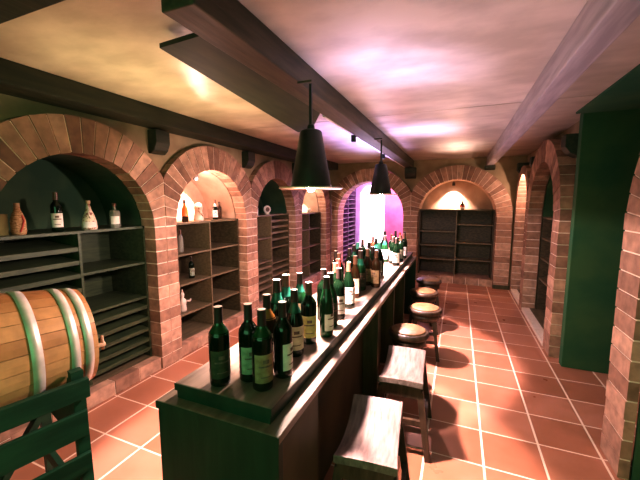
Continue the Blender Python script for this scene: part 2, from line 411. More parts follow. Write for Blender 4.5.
def corbel(P, a, d, z1, w, label, out=.10, hh=.20):
    mb = MB(); prof = [(d, z1), (d - out, z1), (d - out, z1 - hh * .55), (d - out * .72, z1 - hh * .85), (d - out * .35, z1 - hh), (d, z1 - hh)]
    e = Vector(P(a + w / 2, 0, 0)) - Vector(P(a - w / 2, 0, 0))
    mb.prism([P(a - w / 2, q, z) for q, z in prof], e)
    one('corbel', label, 'corbel', mb, 'beam', .004)
for a, s in ((2.255, 'between the barrel arch and the lit arch'), (3.625, 'between the lit arch and the dial arch'), (4.995, 'between the dial arch and the last arch'), (.885, 'at the far left edge above the barrel')):
    corbel(LW, a, .08, 2.155, .15, 'dark corbel block high on the left wall ' + s)
corbel(BW, -.86, .08, 2.163, .20, 'square corbel under the middle beam on the end wall', .12, .20)
corbel(BW, .475, .08, 2.148, .16, 'corbel under the right beam on the end wall', .12, .072)
corbel(RW, 6.40, .14, 2.16, .14, 'dark corbel on the right wall in the far corner', .16, .20)
corbel(RW, 5.43, .14, 2.14, .14, 'dark corbel on the right wall between its two far arches', .14, .18)
corbel(RW, 3.78, .14, 2.14, .16, 'dark green corbel beside the plaster panel on the right wall', .16, .20)

# ------------------------------------------------------------------ shelving
def shelving(label, P, c, half, top, dep, cols, div=.0, back=.58, base=.12, mats=('shelf', 'shelfedge'), toplip=.0):
    """cols: for each of the two columns a list of (z, tilt) boards; tilt>0 = sloped bottle tray"""
    o0 = P(c, dep, 0); t = thing('shelving_unit', label, 'shelving', o0)
    W = lambda a, d, z: tuple(Vector(P(a, d, z)) - Vector(o0))
    th = .018; L0, R0 = c - half + .004, c + half - .004; dv = c + div
    MB().box(W(L0, dep, base), W(L0 + th, back, top)).build('side_panel', mats[0], t)
    MB().box(W(R0 - th, dep, base), W(R0, back, top)).build('side_panel', mats[0], t)
    MB().box(W(L0, back - .012, base), W(R0, back, top)).build('back_panel', mats[0], t)
    MB().box(W(dv - th / 2, dep, base), W(dv + th / 2, back - .012, top - .02)).build('divider', mats[1], t)
    MB().box(W(L0, dep - toplip, top - .02), W(R0, back, top)).build('top_board', mats[1], t)
    for (a0, a1), lst in zip(((L0 + th, dv - th / 2), (dv + th / 2, R0 - th)), cols):
        for z, tilt in lst:
            e = Vector(P(0, 0, 1)) - Vector(P(0, 0, 0))
            pr = [(dep + .004, z), (back - .02, z + tilt), (back - .02, z + tilt - .016), (dep + .004, z - .02)]
            if tilt: pr[0] = (dep + .004, z + .012)
            mb = MB(); ev = Vector(P(a1, 0, 0)) - Vector(P(a0, 0, 0))
            mb.prism([W(a0, q, zz) for q, zz in pr], ev); mb.build('shelf', mats[1], t)
    return t
F = lambda *z: [(q, 0) for q in z]
T_ = lambda *z: [(q, .05) for q in z]
shelving('dark shelving under the arch behind the barrel, sloped bottle trays beside open shelves', LW, 1.57, .56, 1.32, .12,
         [T_(1.19, 1.09, .99, .88, .77, .66, .55, .44, .33, .22), F(1.0, .69) + T_(.59, .48, .38, .28, .19)], div=.0, mats=('shelfshade', 'shelfshade'))
shelving('open dark shelving under the brightly lit left arch, two bays', LW, 2.94, .56, 1.32, .12, [F(1.0, .69, .375), F(1.0, .69, .38)], div=.03)
shelving('dark shelving under the third left arch, shelves beside narrow trays', LW, 4.31, .56, 1.34, .12,
         [F(1.01, .66) + T_(.57, .47, .37, .27), T_(1.24, 1.15, 1.06, .96) + F(.84, .60) + T_(.5, .4, .3)], div=.0)
shelving('dark shelving under the last left arch beside the corner', LW, 5.68, .56, 1.32, .12, [F(1.02, .69, .36), F(1.02, .69, .36)], div=.0)
shelving('dark shelving at the far left edge of the frame behind the barrel', LW, .20, .56, 1.32, .12, [F(1.0, .69), F(1.0, .69)], div=.0)
shelving('green-brown shelving of two bays under the spotlit end wall arch', BW, -.04, .655, 1.385, .25, [F(.97, .70, .43), F(1.11, .765, .445)], div=.02, base=.12, toplip=.01)
shelving('dark shelving inside the arch beside the shaded plaster panel', RW, 4.67, .64, 1.33, .17, [F(1.05, .78, .5), F(1.05, .78, .5)], div=-.28, back=.56, base=.05)
shelving('shelving in the slim lit arch near the far right corner', RW, 5.97, .42, 1.36, .17, [F(.98, .66, .36), F(.98, .66, .36)], div=.0, back=.56, base=.05)

# ------------------------------------------------------------------ room beyond the end wall arch
struct('wall_beyond', MB().box((-3.0, 9.0, 0), (-1.75, 9.1, ZC)).box((-3.3, 6.6, 0), (-3.2, 9.1, ZC)), 'lilac')
struct('wall_beyond_pink', MB().box((-1.72, 8.6, 0), (-.3, 8.7, ZC)).box((-1.76, 8.6, 0), (-1.72, 9.05, ZC)), 'pink')
tag(bpy.data.objects['wall_beyond_pink'], kind='structure')
struct('wall_beyond_side', MB().box((-.45, 7.15, 0), (-.35, 8.7, ZC)), 'lilac')
w = MB(); pr = [(-2.50, .0), (-1.80, .0), (-1.80, 1.76), (-1.90, 1.92), (-2.13, 2.0), (-2.38, 1.92), (-2.50, 1.76)]
w.prism([(a, 8.97, z) for a, z in pr], (0, .025, 0)); struct('door_1', w, 'glow')
t = thing('wine_rack', 'tall violet slatted rack seen through the end wall arch', 'wine rack', (-2.66, 6.75, 0))
MB().box((-.30, 0, 0), (-.27, 1.9, 2.1)).build('back_panel', 'violetwood', t)
for y in (0, .62, 1.25, 1.88): MB().box((-.27, y, 0), (.12, y + .02, 2.1)).build('upright', 'violetwood', t)
for k in range(18): MB().box((-.27, .02, .08 + k * .115), (.11, 1.88, .094 + k * .115)).build('shelf', 'lilac' if k > 15 else 'violetwood', t)

# ------------------------------------------------------------------ counter
t = thing('bar_counter', 'long two level dark wooden bar counter crowded with wine bottles', 'counter', (-.75, .845, 0))
Lc = 3.72
MB().box((-.258, 0, 0), (.258, .03, .772)).build('end_panel', 'bar', t, .003)
MB().box((-.258, Lc - .03, 0), (.258, Lc, .772)).build('end_panel', 'bar', t, .003)
MB().box((-.250, .03, 0), (-.225, Lc - .03, .772)).build('side_panel', 'bar', t)
s = MB()
s.box((.225, .03, 0), (.250, .34, .772))
s.box((.10, .34, 0), (.125, Lc - .03, .772)); s.box((.10, .32, 0), (.248, .34, .772))
for y in (1.53, 2.18, 2.83): s.box((.125, y, 0), (.235, y + .05, .772))
s.build('side_panel', 'barside', t)
MB().box((-.262, -.004, .772), (.262, Lc + .004, .800)).build('lower_top', 'bartop', t, .003)
MB().box((-.20, .04, .800), (.205, Lc - .02, .832)).build('riser', 'bar', t)
MB().box((-.205, .036, .832), (.212, Lc - .016, .860)).build('raised_top', 'bartop', t, .003)
# dark face bands of the two tops
MB().box((-.2625, -.0055, .770), (.2625, -.0042, .7985)).box((-.2055, .0335, .8325), (.2125, .0357, .8585)).build('end_edging', 'bar', t)
MB().box((.2122, .0345, .8325), (.2135, Lc - .014, .8585)).build('side_edging', 'bar', t)

# ------------------------------------------------------------------ stools
def saddle_stool(label, loc, rz):
    t = thing('saddle_stool', label, 'stool', loc, rz, None)
    # dished seat, long axis y
    mb = MB(); nx, ny = 8, 16; top = []; W2, L2 = .132, .232
    zt = lambda u, v: .452 + .040 * abs(v) ** 2.2 - .004 * u * u
    for j in range(ny + 1):
        for i in range(nx + 1):
            u, v = -1 + 2 * i / nx, -1 + 2 * j / ny
            top.append((u * (W2 - .006 * (1 - v * v)), v * L2, zt(u, v)))
    n = len(top); bot = [(x, y, z - .038) for x, y, z in top]
    k = nx + 1; fs = []
    for j in range(ny):
        for i in range(nx):
            a = j * k + i; fs.append((a, a + 1, a + 1 + k, a + k)); fs.append((a + n, a + k + n, a + 1 + k + n, a + 1 + n))
    rim = [i for i in range(nx + 1)] + [j * k + nx for j in range(1, ny + 1)] + [ny * k + i for i in range(nx - 1, -1, -1)] + [j * k for j in range(ny - 1, 0, -1)]
    for q in range(len(rim)): a, b = rim[q], rim[(q + 1) % len(rim)]; fs.append((b, a, a + n, b + n))
    mb.add(top + bot, fs, 0, False); o = mb.build('seat', 'seatwood', t, .004)
    fr = MB()
    for sx in (-1, 1): fr.box((sx * .108 - .012, -.20, .375), (sx * .108 + .012, .20, .425))
    for sy in (-1, 1): fr.box((-.118, sy * .205 - .012, .375), (.118, sy * .205 + .012, .450))
    fr.build('seat_frame', 'legwood', t)
    for sx in (-1, 1):
        for sy in (-1, 1):
            MB().beam((sx * .112, sy * .198, .42), (sx * .170, sy * .218, 0), .036, .036, taper=.92).build('leg', 'legwood', t)
    for sx in (-1, 1): MB().beam((sx * .148, -.21, .16), (sx * .148, .21, .16), .022, .034).build('stretcher', 'legwood', t)
    for sy in (-1, 1): MB().beam((-.140, sy * .207, .22), (.140, sy * .207, .22), .022, .034).build('stretcher', 'legwood', t)
    return t
saddle_stool('weathered saddle seat wooden stool nearest the camera', (-.33, 1.44, 0), math.radians(6))
saddle_stool('weathered saddle seat wooden stool, second from the camera', (-.285, 2.13, 0), math.radians(3))
def round_stool(label, loc):
    t = thing('round_stool', label, 'stool', loc, 0, 'round stools beside the counter')
    st = MB().lathe([(0, .43), (.140, .43), (.158, .438), (.165, .455), (.160, .475), (.148, .484), (0, .484)], 32).build('seat', 'legwood', t)
    MB().lathe([(.135, .4835), (.137, .487), (.125, .494), (0, .497)], 32).build('cushion', 'cushion', st)
    for k in range(4):
        a = PI / 4 + k * PI / 2; c, s_ = math.cos(a), math.sin(a)
        MB().beam((c * .105, s_ * .105, .435), (c * .19, s_ * .19, 0), .034, .034, taper=.9).build('leg', 'legwood', t)
    MB().lathe([(.128, .375), (.140, .375), (.140, .432), (.128, .432), (.128, .375)], 24).build('seat_ring', 'legwood', t)
    for k in range(4):
        a = PI / 4 + k * PI / 2; b = a + PI / 2; r = .155
        MB().beam((r * math.cos(a), r * math.sin(a), .17 + .03 * (k % 2)), (r * math.cos(b), r * math.sin(b), .17 + .03 * (k % 2)), .018, .026).build('stretcher', 'legwood', t)
    return t
rs = round_stool('round tan topped stool right behind the saddle stools', (-.335, 2.72, 0))
dup(rs, (-.265, 3.38, 0), .1, 'round topped stool in the middle of the round ones, standing furthest out')
dup(rs, (-.335, 4.03, 0), .3, 'round topped stool second from the end wall')
dup(rs, (-.325, 4.66, 0), .2, 'round topped stool nearest the end wall')

# ------------------------------------------------------------------ barrel and stand
BX, BZ, BY0, BY1 = -1.735, .898, .13, 1.035
BRZ = math.radians(-14); BC = (-1.775, .545)
t = thing('oak_barrel', 'oak wine barrel with pale metal hoops lying on a dark stand', 'barrel', (BC[0], BC[1], .62), BRZ)
hb = (BY1 - BY0) / 2; zc = BZ - .62
rad = lambda y: .264 - .042 * (y / hb) ** 2
b = MB(); ns = 26; m = 14
for k in range(ns):
    a0, a1 = 2 * PI * k / ns + .004, 2 * PI * (k + 1) / ns - .004
    vs = []
    for j in range(m + 1):
        y = -hb + 2 * hb * j / m; r = rad(y)
        for a in (a0, (a0 + a1) / 2, a1): vs.append((r * math.cos(a), y, zc + r * math.sin(a)))
        vs.append(((r - .022) * math.cos(a1), y, zc + (r - .022) * math.sin(a1))); vs.append(((r - .022) * math.cos(a0), y, zc + (r - .022) * math.sin(a0)))
    fs = []
    for j in range(m):
        for i in range(5): fs.append((j * 5 + i, (j + 1) * 5 + i, (j + 1) * 5 + (i + 1) % 5, j * 5 + (i + 1) % 5))
    fs += [(0, 1, 2, 3, 4), tuple(m * 5 + i for i in (4, 3, 2, 1, 0))]
    b.add(vs, fs)
b.build('staves', 'stave', t)
for sgn in (-1, 1):
    h = MB(); yy = sgn * (hb - .03)
    for k in range(8):   # planks of the head
        x0, x1 = -.208 + k * .052 + .001, -.208 + (k + 1) * .052 - .001
        xm = max(abs(x0), abs(x1)); z_ = math.sqrt(max(.210 ** 2 - min(xm, .209) ** 2, .0004))
        h.box((x0, yy - .009, zc - z_), (x1, yy + .009, zc + z_))
    h.build('barrel_head', 'stave', t)
for y in (-.415, -.362, -.235, .235, .362, .415):
    w_ = .019 if abs(y) < .3 else .017
    h = MB().lathe([(rad(y - w_) + .0005, y - w_), (rad(y - w_) + .004, y - w_), (rad(y + w_) + .004, y + w_), (rad(y + w_) + .0005, y + w_), (rad(y - w_) + .0005, y - w_)], 56, axis='y', c=(0, 0, zc))
    ho = h.build('hoop', 'hoop', t); h = MB()
    for q in range(3):   # rivets
        a = PI / 2 - .05 + q * .045
        h.lathe([(.0, .004), (.004, .003), (.006, 0)], 8, c=((rad(y) + .003) * math.cos(a), y, zc + (rad(y) + .003) * math.sin(a)))
    h.build('rivets', 'hoop', ho)
MB().lathe([(0, .03), (.018, .03), (.022, 0)], 14, c=(0, 0, zc + .262)).build('bung', 'cork', t)
tp = MB().tube([(.165, hb - .03, zc - .02), (.165, hb + .045, zc - .02)], .011); tp.tube([(.165, hb + .035, zc - .045), (.165, hb + .035, zc + .02)], .007)
tp.build('spigot', 'cork', t)

t = thing('barrel_stand', 'dark wooden trestle stand in green shade, carrying the oak barrel', 'barrel stand', (BC[0], BC[1], 0), BRZ)
X1, Y1 = .268, .345
for sx in (-1, 1):
    for sy in (-1, 1):
        MB().beam((sx * X1, sy * Y1, .845), (sx * (X1 + .01), sy * (Y1 + .01), 0), .040, .042).build('leg', 'stand', t)
    MB().box((sx * X1 - .02 + (.045 if sx > 0 else -.035), -Y1 - .06, .735), (sx * X1 + .02 + (.035 if sx > 0 else -.045), Y1 + .03, .815)).build('side_rail', 'stand', t, .003)
    MB().box((sx * (X1 + .030) - .010, -Y1 - .05, .565), (sx * (X1 + .030) + .010, Y1 + .02, .675)).build('side_rail', 'stand', t, .003)
    MB().box((sx * (X1 + .036) - .010, -Y1 - .04, .41), (sx * (X1 + .036) + .010, Y1 + .02, .49)).build('side_rail', 'stand', t, .003)
    for sy in (-1, 1):
        MB().beam((sx * (X1 + .01), sy * .12, .10), (sx * (X1 + .01), sy * .34, .45), .03, .05, up=(1, 0, 0)).build('brace', 'stand', t)
for sy in (-1, 1):
    # cradle: cross board with a hollow for the barrel
    pr = [(-X1 - .02, .54), (X1 + .02, .54), (X1 + .02, .80)]; rr = rad(.32) + .008
    for k in range(11):
        x = .235 - .47 * k / 10; pr.append((x, .898 - math.sqrt(rr * rr - x * x)))
    pr.append((-X1 - .02, .80))
    MB().prism([(x, sy * .345 - .02, z) for x, z in pr], (0, .04, 0)).build('cradle', 'stand', t)
    MB().box((-X1, sy * Y1 - .012, .20), (X1, sy * Y1 + .012, .26)).build('cross_rail', 'stand', t)

# ------------------------------------------------------------------ pendant lamps
def pendant(label, loc, bulb):
    t = thing('pendant_lamp', label, 'lamp', loc)   # loc = centre of the rim
    sd = MB().lathe([(.112, .004), (.058, .296), (.050, .304), (.018, .306), (.018, .302), (.048, .299), (.054, .294), (.108, .004), (.112, .004)], 36).build('lamp_shade', 'shade', t)
    MB().lathe([(.106, .004), (.106, .009), (.172, .006), (.174, .001), (.170, -.002), (.106, .004)], 40).build('shade_brim', 'brim', sd)
    MB().lathe([(0, .335), (.016, .335), (.020, .325), (.022, .303), (0, .300)], 18).build('socket', 'black', t)
    zt = 2.165 - loc[2]
    MB().beam((0, 0, .33), (0, 0, zt - .02), .014, .014).build('rod', 'black', t)
    MB().box((-.075, -.006, zt - .010), (.007, .006, zt)).build('mount', 'beammid', t)
    MB().lathe([(0, -.020), (.014, -.015), (.021, -.002), (.022, .012), (.016, .035), (.011, .06), (0, .065)], 20).build('bulb', bulb, t)
    return t
pendant('dark cone shaped pendant lamp nearer the camera, above the counter', (-.74, 1.66, 1.605), 'bulb')
pendant('smaller looking dark cone pendant lamp farther along, glowing lilac', (-.74, 3.40, 1.605), 'bulbv')

# ------------------------------------------------------------------ spot fixtures in the niches
def spotcan(label, loc, rz):
    t = thing('spotlight', label, 'spotlight', loc, rz)
    MB().lathe([(.026, 0), (.030, .002), (.030, .060), (.010, .066), (0, .066)], 20).build('housing', 'black', t)
    MB().lathe([(0, .004), (.024, .004)], 18).build('lens', 'bulb', t)
    MB().box((-.006, -.006, .064), (.006, .006, .10)).build('bracket', 'black', t)
    return t
spotcan('small spotlight under the crown of the lit left arch', (-2.66, 2.88, 1.765), 0)
spotcan('small spotlight in the last left arch', (-2.70, 5.72, 1.77), 0)
spotcan('small spotlight at the top of the end wall niche', (-.10, 6.96, 1.835), 0)
spotcan('small spotlight in the slim far right arch', (1.12, 5.97, 1.85), 0)

# ------------------------------------------------------------------ bottles
BORD = [(0, .004), (.030, .0), (.0365, .006), (.0375, .02), (.0375, .185), (.035, .200), (.026, .215), (.0165, .228), (.0145, .24), (.0140, .292)]
BURG = [(0, .004), (.032, .0), (.0395, .006), (.0405, .02), (.0405, .140), (.038, .160), (.030, .188), (.021, .212), (.0155, .232), (.0140, .292)]
FLUT = [(0, .004), (.029, .0), (.0345, .006), (.0355, .02), (.0355, .150), (.032, .185), (.025, .215), (.0175, .245), (.0145, .262), (.0138, .300)]
CH_ = [(0, .004), (.036, .0), (.0440, .006), (.045, .02), (.045, .150), (.041, .172), (.031, .198), (.022, .222), (.018, .25), (.0165, .300)]
SH = {'bord': BORD, 'burg': BURG, 'flut': FLUT, 'champ': CH_}
cache = {}
def part_mesh(key, fn):
    if key not in cache: cache[key] = fn()
    return cache[key]
def link_part(name, me, parent):
    o = bpy.data.objects.new(name, me); C.objects.link(o); o.parent = parent; return o
def rr_at(prof, z):
    for (r0, z0), (r1, z1) in zip(prof[1:], prof[2:]):
        if z0 <= z <= z1 and z1 > z0: return r0 + (r1 - r0) * (z - z0) / (z1 - z0)
    return prof[-1][0]
def bottle(label, x, y, shape='bord', gl='g_dark', cap='c_black', lab='l_cream', group='wine bottles standing on the counter', z=.86, rz=None, neck=None, s=1.0, caph=.055):
    prof = SH[shape]
    rz = random.uniform(-.5, .5) if rz is None else rz
    t = thing('wine_bottle', label, 'bottle', (x, y, z), 0, group); t.scale = (s, s, s)
    cz = prof[-1][1] - caph
    def body():
        n = [p for p in prof if p[1] < .195]; n.append((rr_at(prof, .195), .195))
        return MB().lathe(prof, 24).data('bottle_glass', gl)
    g = link_part('glass_body', part_mesh((shape, gl), body), t)
    if neck:
        link_part('neck_glass', part_mesh((shape, neck, 'n'), lambda: MB().lathe([(rr_at(prof, q) + .0007, q) for q in [.196, .206, .218, .23, .242]], 24).data('neck_glass', neck)), t)
    def capm():
        top = prof[-1][1] + .004
        return MB().lathe([(rr_at(prof, cz) + .0012, cz), (rr_at(prof, cz + .02) + .0012, cz + .02), (.0152 if shape != 'champ' else .0178, top - .012), (.0156 if shape != 'champ' else .018, top)], 20, 0).lathe([(.0156 if shape != 'champ' else .018, top), (0, top + .001)], 20, 1).data('capsule', [cap, 'corktip'])
    link_part('capsule', part_mesh((shape, cap, caph, 'c'), capm), t)
    if lab:
        def labm():
            R = prof[3][0] + .0009; z0, z1 = .035, .035 + (.105 if shape != 'flut' else .085); hw = 1.15
            m_ = MB().lathe([(R, z0), (R, z1)], 16, 0, a0=-hw, a1=hw)
            m_.lathe([(R + .0005, z0 + .058), (R + .0005, z0 + .064)], 10, 1, a0=-.7, a1=.7)
            m_.lathe([(R + .0005, z0 + .020), (R + .0005, z0 + .024)], 10, 1, a0=-.5, a1=.5)
            m_.lathe([(R + .0005, z0 + .072), (R + .0005, z0 + .086)], 8, 1, a0=-.3, a1=.3)
            return m_.data('label_paper', [lab, 'l_print'])
        o = link_part('paper_label', part_mesh((shape, lab, 'l'), labm), t)
        # labels face about the camera
        o.rotation_euler = (0, 0, math.atan2(-y, -x) + rz)
    return t
B = bottle
B('dark bottle with a dim green-black label, alone at the front left of the counter', -.795, .945, 'bord', 'g_dark', 'c_black', 'l_dark', neck='g_green', rz=.2)
B('second bottle from the counter front, tall grey-white framed label', -.713, 1.014, 'bord', 'g_dark', 'c_black', 'l_grey', rz=.3)
B('front right bottle with a bright green neck and a tan label', -.632, .980, 'bord', 'g_dark', 'c_black', 'l_tan', neck='g_green', rz=.35)
B('dark bottle with torn white label turned right, beside the tan labelled one', -.606, 1.085, 'bord', 'g_dark', 'c_black', 'l_white', rz=1.15)
B('dark bottle with a pale shoulder band, half hidden behind the front group', -.715, 1.150, 'bord', 'g_brown', 'c_black', 'l_cream', neck='g_amber', rz=.4)
B('wide bottle with a glassy teal shoulder behind the front group', -.79, 1.364, 'champ', 'g_dark', 'c_black', 'l_dark', neck='g_teal', rz=.3)
B('teal shouldered bottle directly behind the wide teal one', -.80, 1.475, 'champ', 'g_dark', 'c_brown', None, neck='g_teal')
B('sloping bottle with a teal band at the neck and a wide cream label', -.645, 1.262, 'burg', 'g_dark', 'c_black', 'l_cream', neck='g_teal', rz=.25, caph=.05)
B('green glass bottle standing at the left edge of the counter with a small cream label', -.770, 1.575, 'burg', 'g_green', 'c_black', 'l_cream', neck='g_teal')
B('dark bottle with a yellow-green square label', -.640, 1.405, 'bord', 'g_dark', 'c_brown', 'l_yellow', rz=.1)
B('pale green sloping bottle with a white side label beside the counter edge', -.592, 1.515, 'flut', 'g_green', 'c_black', 'l_white', rz=.9, neck='g_green')
B('tall dark bottle just behind the pale green sloping bottle', -.690, 1.72, 'bord', 'g_dark', 'c_black', None)
B('green bottle tucked behind the pale green sloping bottle at its right', -.618, 1.638, 'burg', 'g_green', 'c_black', 'l_dark', rz=.3)
B('dark bottle with a clean white label low on its body, right of the sloping ones', -.618, 1.775, 'bord', 'g_dark', 'c_black', 'l_white', rz=.35)
B('dark bottle behind the white labelled one, brown capsule', -.695, 1.925, 'bord', 'g_dark', 'c_brown', None)
B('bottle with a bright red capsule in the middle of the row', -.725, 2.07, 'bord', 'g_dark', 'c_red', 'l_white')
B('bottle with a large pinkish white label next to the red capped one', -.625, 1.985, 'burg', 'g_dark', 'c_brown', 'l_white', rz=.3)
B('green bottle with bright shoulders a little beyond the red capped one', -.672, 2.43, 'champ', 'g_green', 'c_black', 'l_dark', neck='g_teal')
far = [(-.80, 2.30, 'bord', 'g_dark', 'c_brown', 'l_cream', None), (-.80, 2.56, 'bord', 'g_dark', 'c_black', 'l_grey', None), (-.83, 2.79, 'burg', 'g_green', 'c_black', None, 'g_teal'),
       (-.85, 2.97, 'bord', 'g_dark', 'c_teal', 'l_white', None), (-.655, 2.23, 'burg', 'g_brown', 'c_brown', 'l_cream', None), (-.66, 2.60, 'bord', 'g_brown', 'c_brown', 'l_tan', None),
       (-.655, 2.75, 'bord', 'g_green', 'c_black', 'l_white', None), (-.76, 3.03, 'burg', 'g_teal', 'c_black', None, None), (-.77, 3.38, 'bord', 'g_dark', 'c_black', 'l_cream', 'g_teal'),
       (-.580, 2.56, 'bord', 'g_brown', 'c_brown', 'l_tan', None), (-.655, 3.00, 'champ', 'g_dark', 'c_teal', 'l_grey', None), (-.84, 4.15, 'champ', 'g_dark', 'c_black', None, None),
       (-.745, 3.70, 'burg', 'g_green', 'c_black', 'l_white', 'g_teal'), (-.705, 3.90, 'bord', 'g_dark', 'c_brown', 'l_cream', None), (-.640, 3.62, 'bord', 'g_dark', 'c_black', 'l_white', None),
       (-.585, 3.52, 'burg', 'g_dark', 'c_black', 'l_white', None), (-.650, 4.14, 'bord', 'g_dark', 'c_red', 'l_cream', None), (-.585, 4.02, 'bord', 'g_dark', 'c_brown', 'l_white', None),
       (-.62, 4.32, 'burg', 'g_green', 'c_black', None, None), (-.74, 4.36, 'bord', 'g_dark', 'c_black', 'l_cream', None), (-.74, 2.67, 'burg', 'g_green', 'c_black', 'l_yellow', None),
       (-.585, 3.78, 'bord', 'g_dark', 'c_brown', 'l_dark', None), (-.88, 3.25, 'bord', 'g_dark', 'c_brown', None, None), (-.86, 3.62, 'bord', 'g_brown', 'c_black', 'l_white', None), (-.86, 2.40, 'bord', 'g_dark', 'c_black', None, None)]
LB = ['brown capped bottle at the left edge just past the red capped one', 'dark bottle with grey label at the left edge behind the red capped one', 'green unlabelled bottle with teal neck at the left edge in mid row',
      'bottle with a teal capsule at the left edge below the bright doorway', 'brown bottle with cream label right of the red capped one', 'brown bottle with tan label behind the bright shouldered green one',
      'green glass bottle with white label in the middle of the far row', 'all teal bottle without label in the far row', 'dark bottle with teal neck under the far lamp',
      'brown bottle with tan label standing closest to the counter edge in mid row', 'wide bottle with teal capsule and grey label in mid far row', 'wide tall unlabelled bottle at the far left end of the counter',
      'green bottle with teal neck and white label in front of the bright doorway', 'brown capped cream labelled bottle in the end cluster', 'dark bottle with white label at the front of the end cluster, left one',
      'dark sloping bottle with white label at the front right of the end cluster', 'red capped bottle in the end cluster near the end wall', 'brown capped bottle with white label at the right side of the end cluster',
      'green unlabelled sloping bottle last before the counter end', 'black capped cream labelled bottle at the counter end', 'green bottle with yellow label in mid row',
      'dark labelled brown capped bottle on the right of the end cluster', 'unlabelled brown capped bottle at the left edge under the far lamp', 'brown glass bottle with white label at the left edge in the far row', 'unlabelled black capped bottle at the left edge past the red capped one']
for (x, y, sh, g, c, l, nk), lb in zip(far, LB): B(lb, x, y, sh, g, c, l, neck=nk)

# decorative things on the niche shelves --------------------------------
def deco(name, label, cat, loc, group=None): return thing(name, label, cat, loc, 0, group)
AZ = 1.3205
G1 = 'bottles on the shelf under the barrel arch'
t = deco('wicker_flask', 'wicker covered flask with a red ribbon on the shelf behind the barrel', 'flask', (-2.64, 1.245, AZ), G1)
MB().lathe([(0, 0), (.034, 0), (.040, .02), (.040, .09), (.030, .13), (.018, .16), (.016, .185)], 20).build('wicker_body', 'wicker', t)
MB().lathe([(.0165, .18), (.0165, .205), (0, .206)], 14).build('stopper', 'cork', t)
rb = MB(); rb.tube([(.036, -.010, .02), (.044, .0, .05), (.040, .012, .09), (.028, .010, .125)], .006); rb.build('ribbon', 'redribbon', t)
B('dark bottle with a checked white label on the shelf behind the barrel', -2.64, 1.475, 'bord', 'g_dark', 'c_brown', 'l_white', G1, AZ, rz=.0, s=.95)
t = deco('ceramic_jug', 'bell shaped patterned jug on the shelf behind the barrel', 'jug', (-2.62, 1.685, AZ), G1)
MB().lathe([(0, 0), (.048, 0), (.052, .015), (.048, .06), (.036, .11), (.020, .15), (.014, .18), (.013, .20)], 24).build('jug_body', 'pattern', t)
MB().lathe([(.0135, .198), (.016, .202), (.016, .222), (0, .224)], 14).build('stopper', 'cork', t)
MB().lathe([(.0525, .018), (.049, .058), (.0487, .062)], 18, a0=-1.5, a1=.4).build('jug_label', 'l_white', t)
MB().tube([(.018, -.012, .17), (.040, -.028, .15), (.042, -.026, .11), (.034, -.016, .09)], .005).build('handle', 'ceramic', t)
t = deco('glass_flask', 'square shouldered clear flask with a pale label on the shelf behind the barrel', 'flask', (-2.63, 1.90, AZ), G1)
MB().lathe([(0, 0), (.036, 0), (.040, .01), (.040, .125), (.034, .14), (.014, .15), (.012, .178)], 8, smooth=False).build('glass_body', 'g_clear', t)
MB().lathe([(.014, .175), (.016, .178), (.016, .20), (0, .202)], 12).build('stopper', 'c_brown', t)
MB().lathe([(.0410, .03), (.0410, .095)], 8, a0=-1.4, a1=.3).build('paper_label', 'l_white', t)
t = deco('carton', 'plain olive-brown carton at the left end of the barrel arch shelf', 'box', (-2.70, 1.16, AZ), None)
MB().box((-.035, -.045, 0), (.035, .045, .135)).build('carton_body', 'box', t, .002); MB().box((-.0355, -.0455, .118), (.0355, .0455, .1355)).build('lid', 'box', t)

G2 = 'bottles on the shelf of the lit left arch'
t = deco('liqueur_bottle', 'slim bright orange bottle on the top shelf of the lit left arch', 'bottle', (-2.66, 2.70, AZ), G2)
MB().lathe([(0, 0), (.030, 0), (.033, .01), (.033, .06)], 20).build('glass_body', 'g_brown', t)
MB().lathe([(.033, .06), (.033, .11), (.024, .15), (.014, .175), (.012, .20)], 20).build('upper_glass', 'g_orange', t)
MB().lathe([(.013, .198), (.013, .235), (0, .236)], 14).build('capsule', 'c_black', t)
t = deco('ceramic_figure', 'pale carved ceramic figure bottle beside the orange bottle', 'figurine', (-2.64, 2.88, AZ), G2)
fb = MB().lathe([(0, 0), (.046, 0), (.052, .02), (.046, .07), (.036, .11), (.044, .135), (.046, .155), (.034, .185), (.016, .20), (0, .204)], 22); fb.build('figure_body', 'ceramic', t)
MB().lathe([(0, -.006), (.028, -.006), (.028, .006), (0, .006)], 20, axis='y', c=(.03, -.03, .15)).build('round_face', 'pattern', t)
MB().tube([(.03, -.03, .11), (.055, -.02, .085), (.05, .01, .06), (.03, .03, .05)], .010).build('arm', 'pattern', t)
B('dark bottle with white neck and label at the right of the lit top shelf', -2.68, 3.20, 'burg', 'g_dark', 'c_brown', 'l_white', G2, AZ, rz=.1, s=.80, neck='l_white')
B('plain brown bottle in the right corner of the lit top shelf', -2.80, 3.42, 'bord', 'g_brown', 'c_black', None, G2, AZ, s=.72)
B('clear glass bottle standing on the second shelf of the lit arch', -2.70, 2.66, 'bord', 'g_clear', 'c_brown', None, G2, 1.0005, s=.8)
B('dark bottle with a pale striped label on the third shelf of the lit arch', -2.70, 2.80, 'bord', 'g_dark', 'c_black', 'l_grey', G2, .6905, s=.82)
t = deco('white_figurine', 'white ceramic figurine bottle on the low shelf of the lit left arch', 'figurine', (-2.66, 2.61, .3755), G2)
MB().lathe([(0, 0), (.038, 0), (.042, .02), (.034, .07), (.040, .10), (.030, .13), (.014, .145), (.020, .165), (.022, .185), (.012, .205), (0, .208)], 20).build('figure_body', 'ceramic', t)
MB().tube([(.02, .02, .11), (.04, .06, .10), (.03, .085, .115)], .010).build('arm', 'ceramic', t)
MB().lathe([(0, .0), (.012, .0), (.007, .035), (0, .037)], 12, c=(0, 0, .205)).build('hat', 'pattern', t)
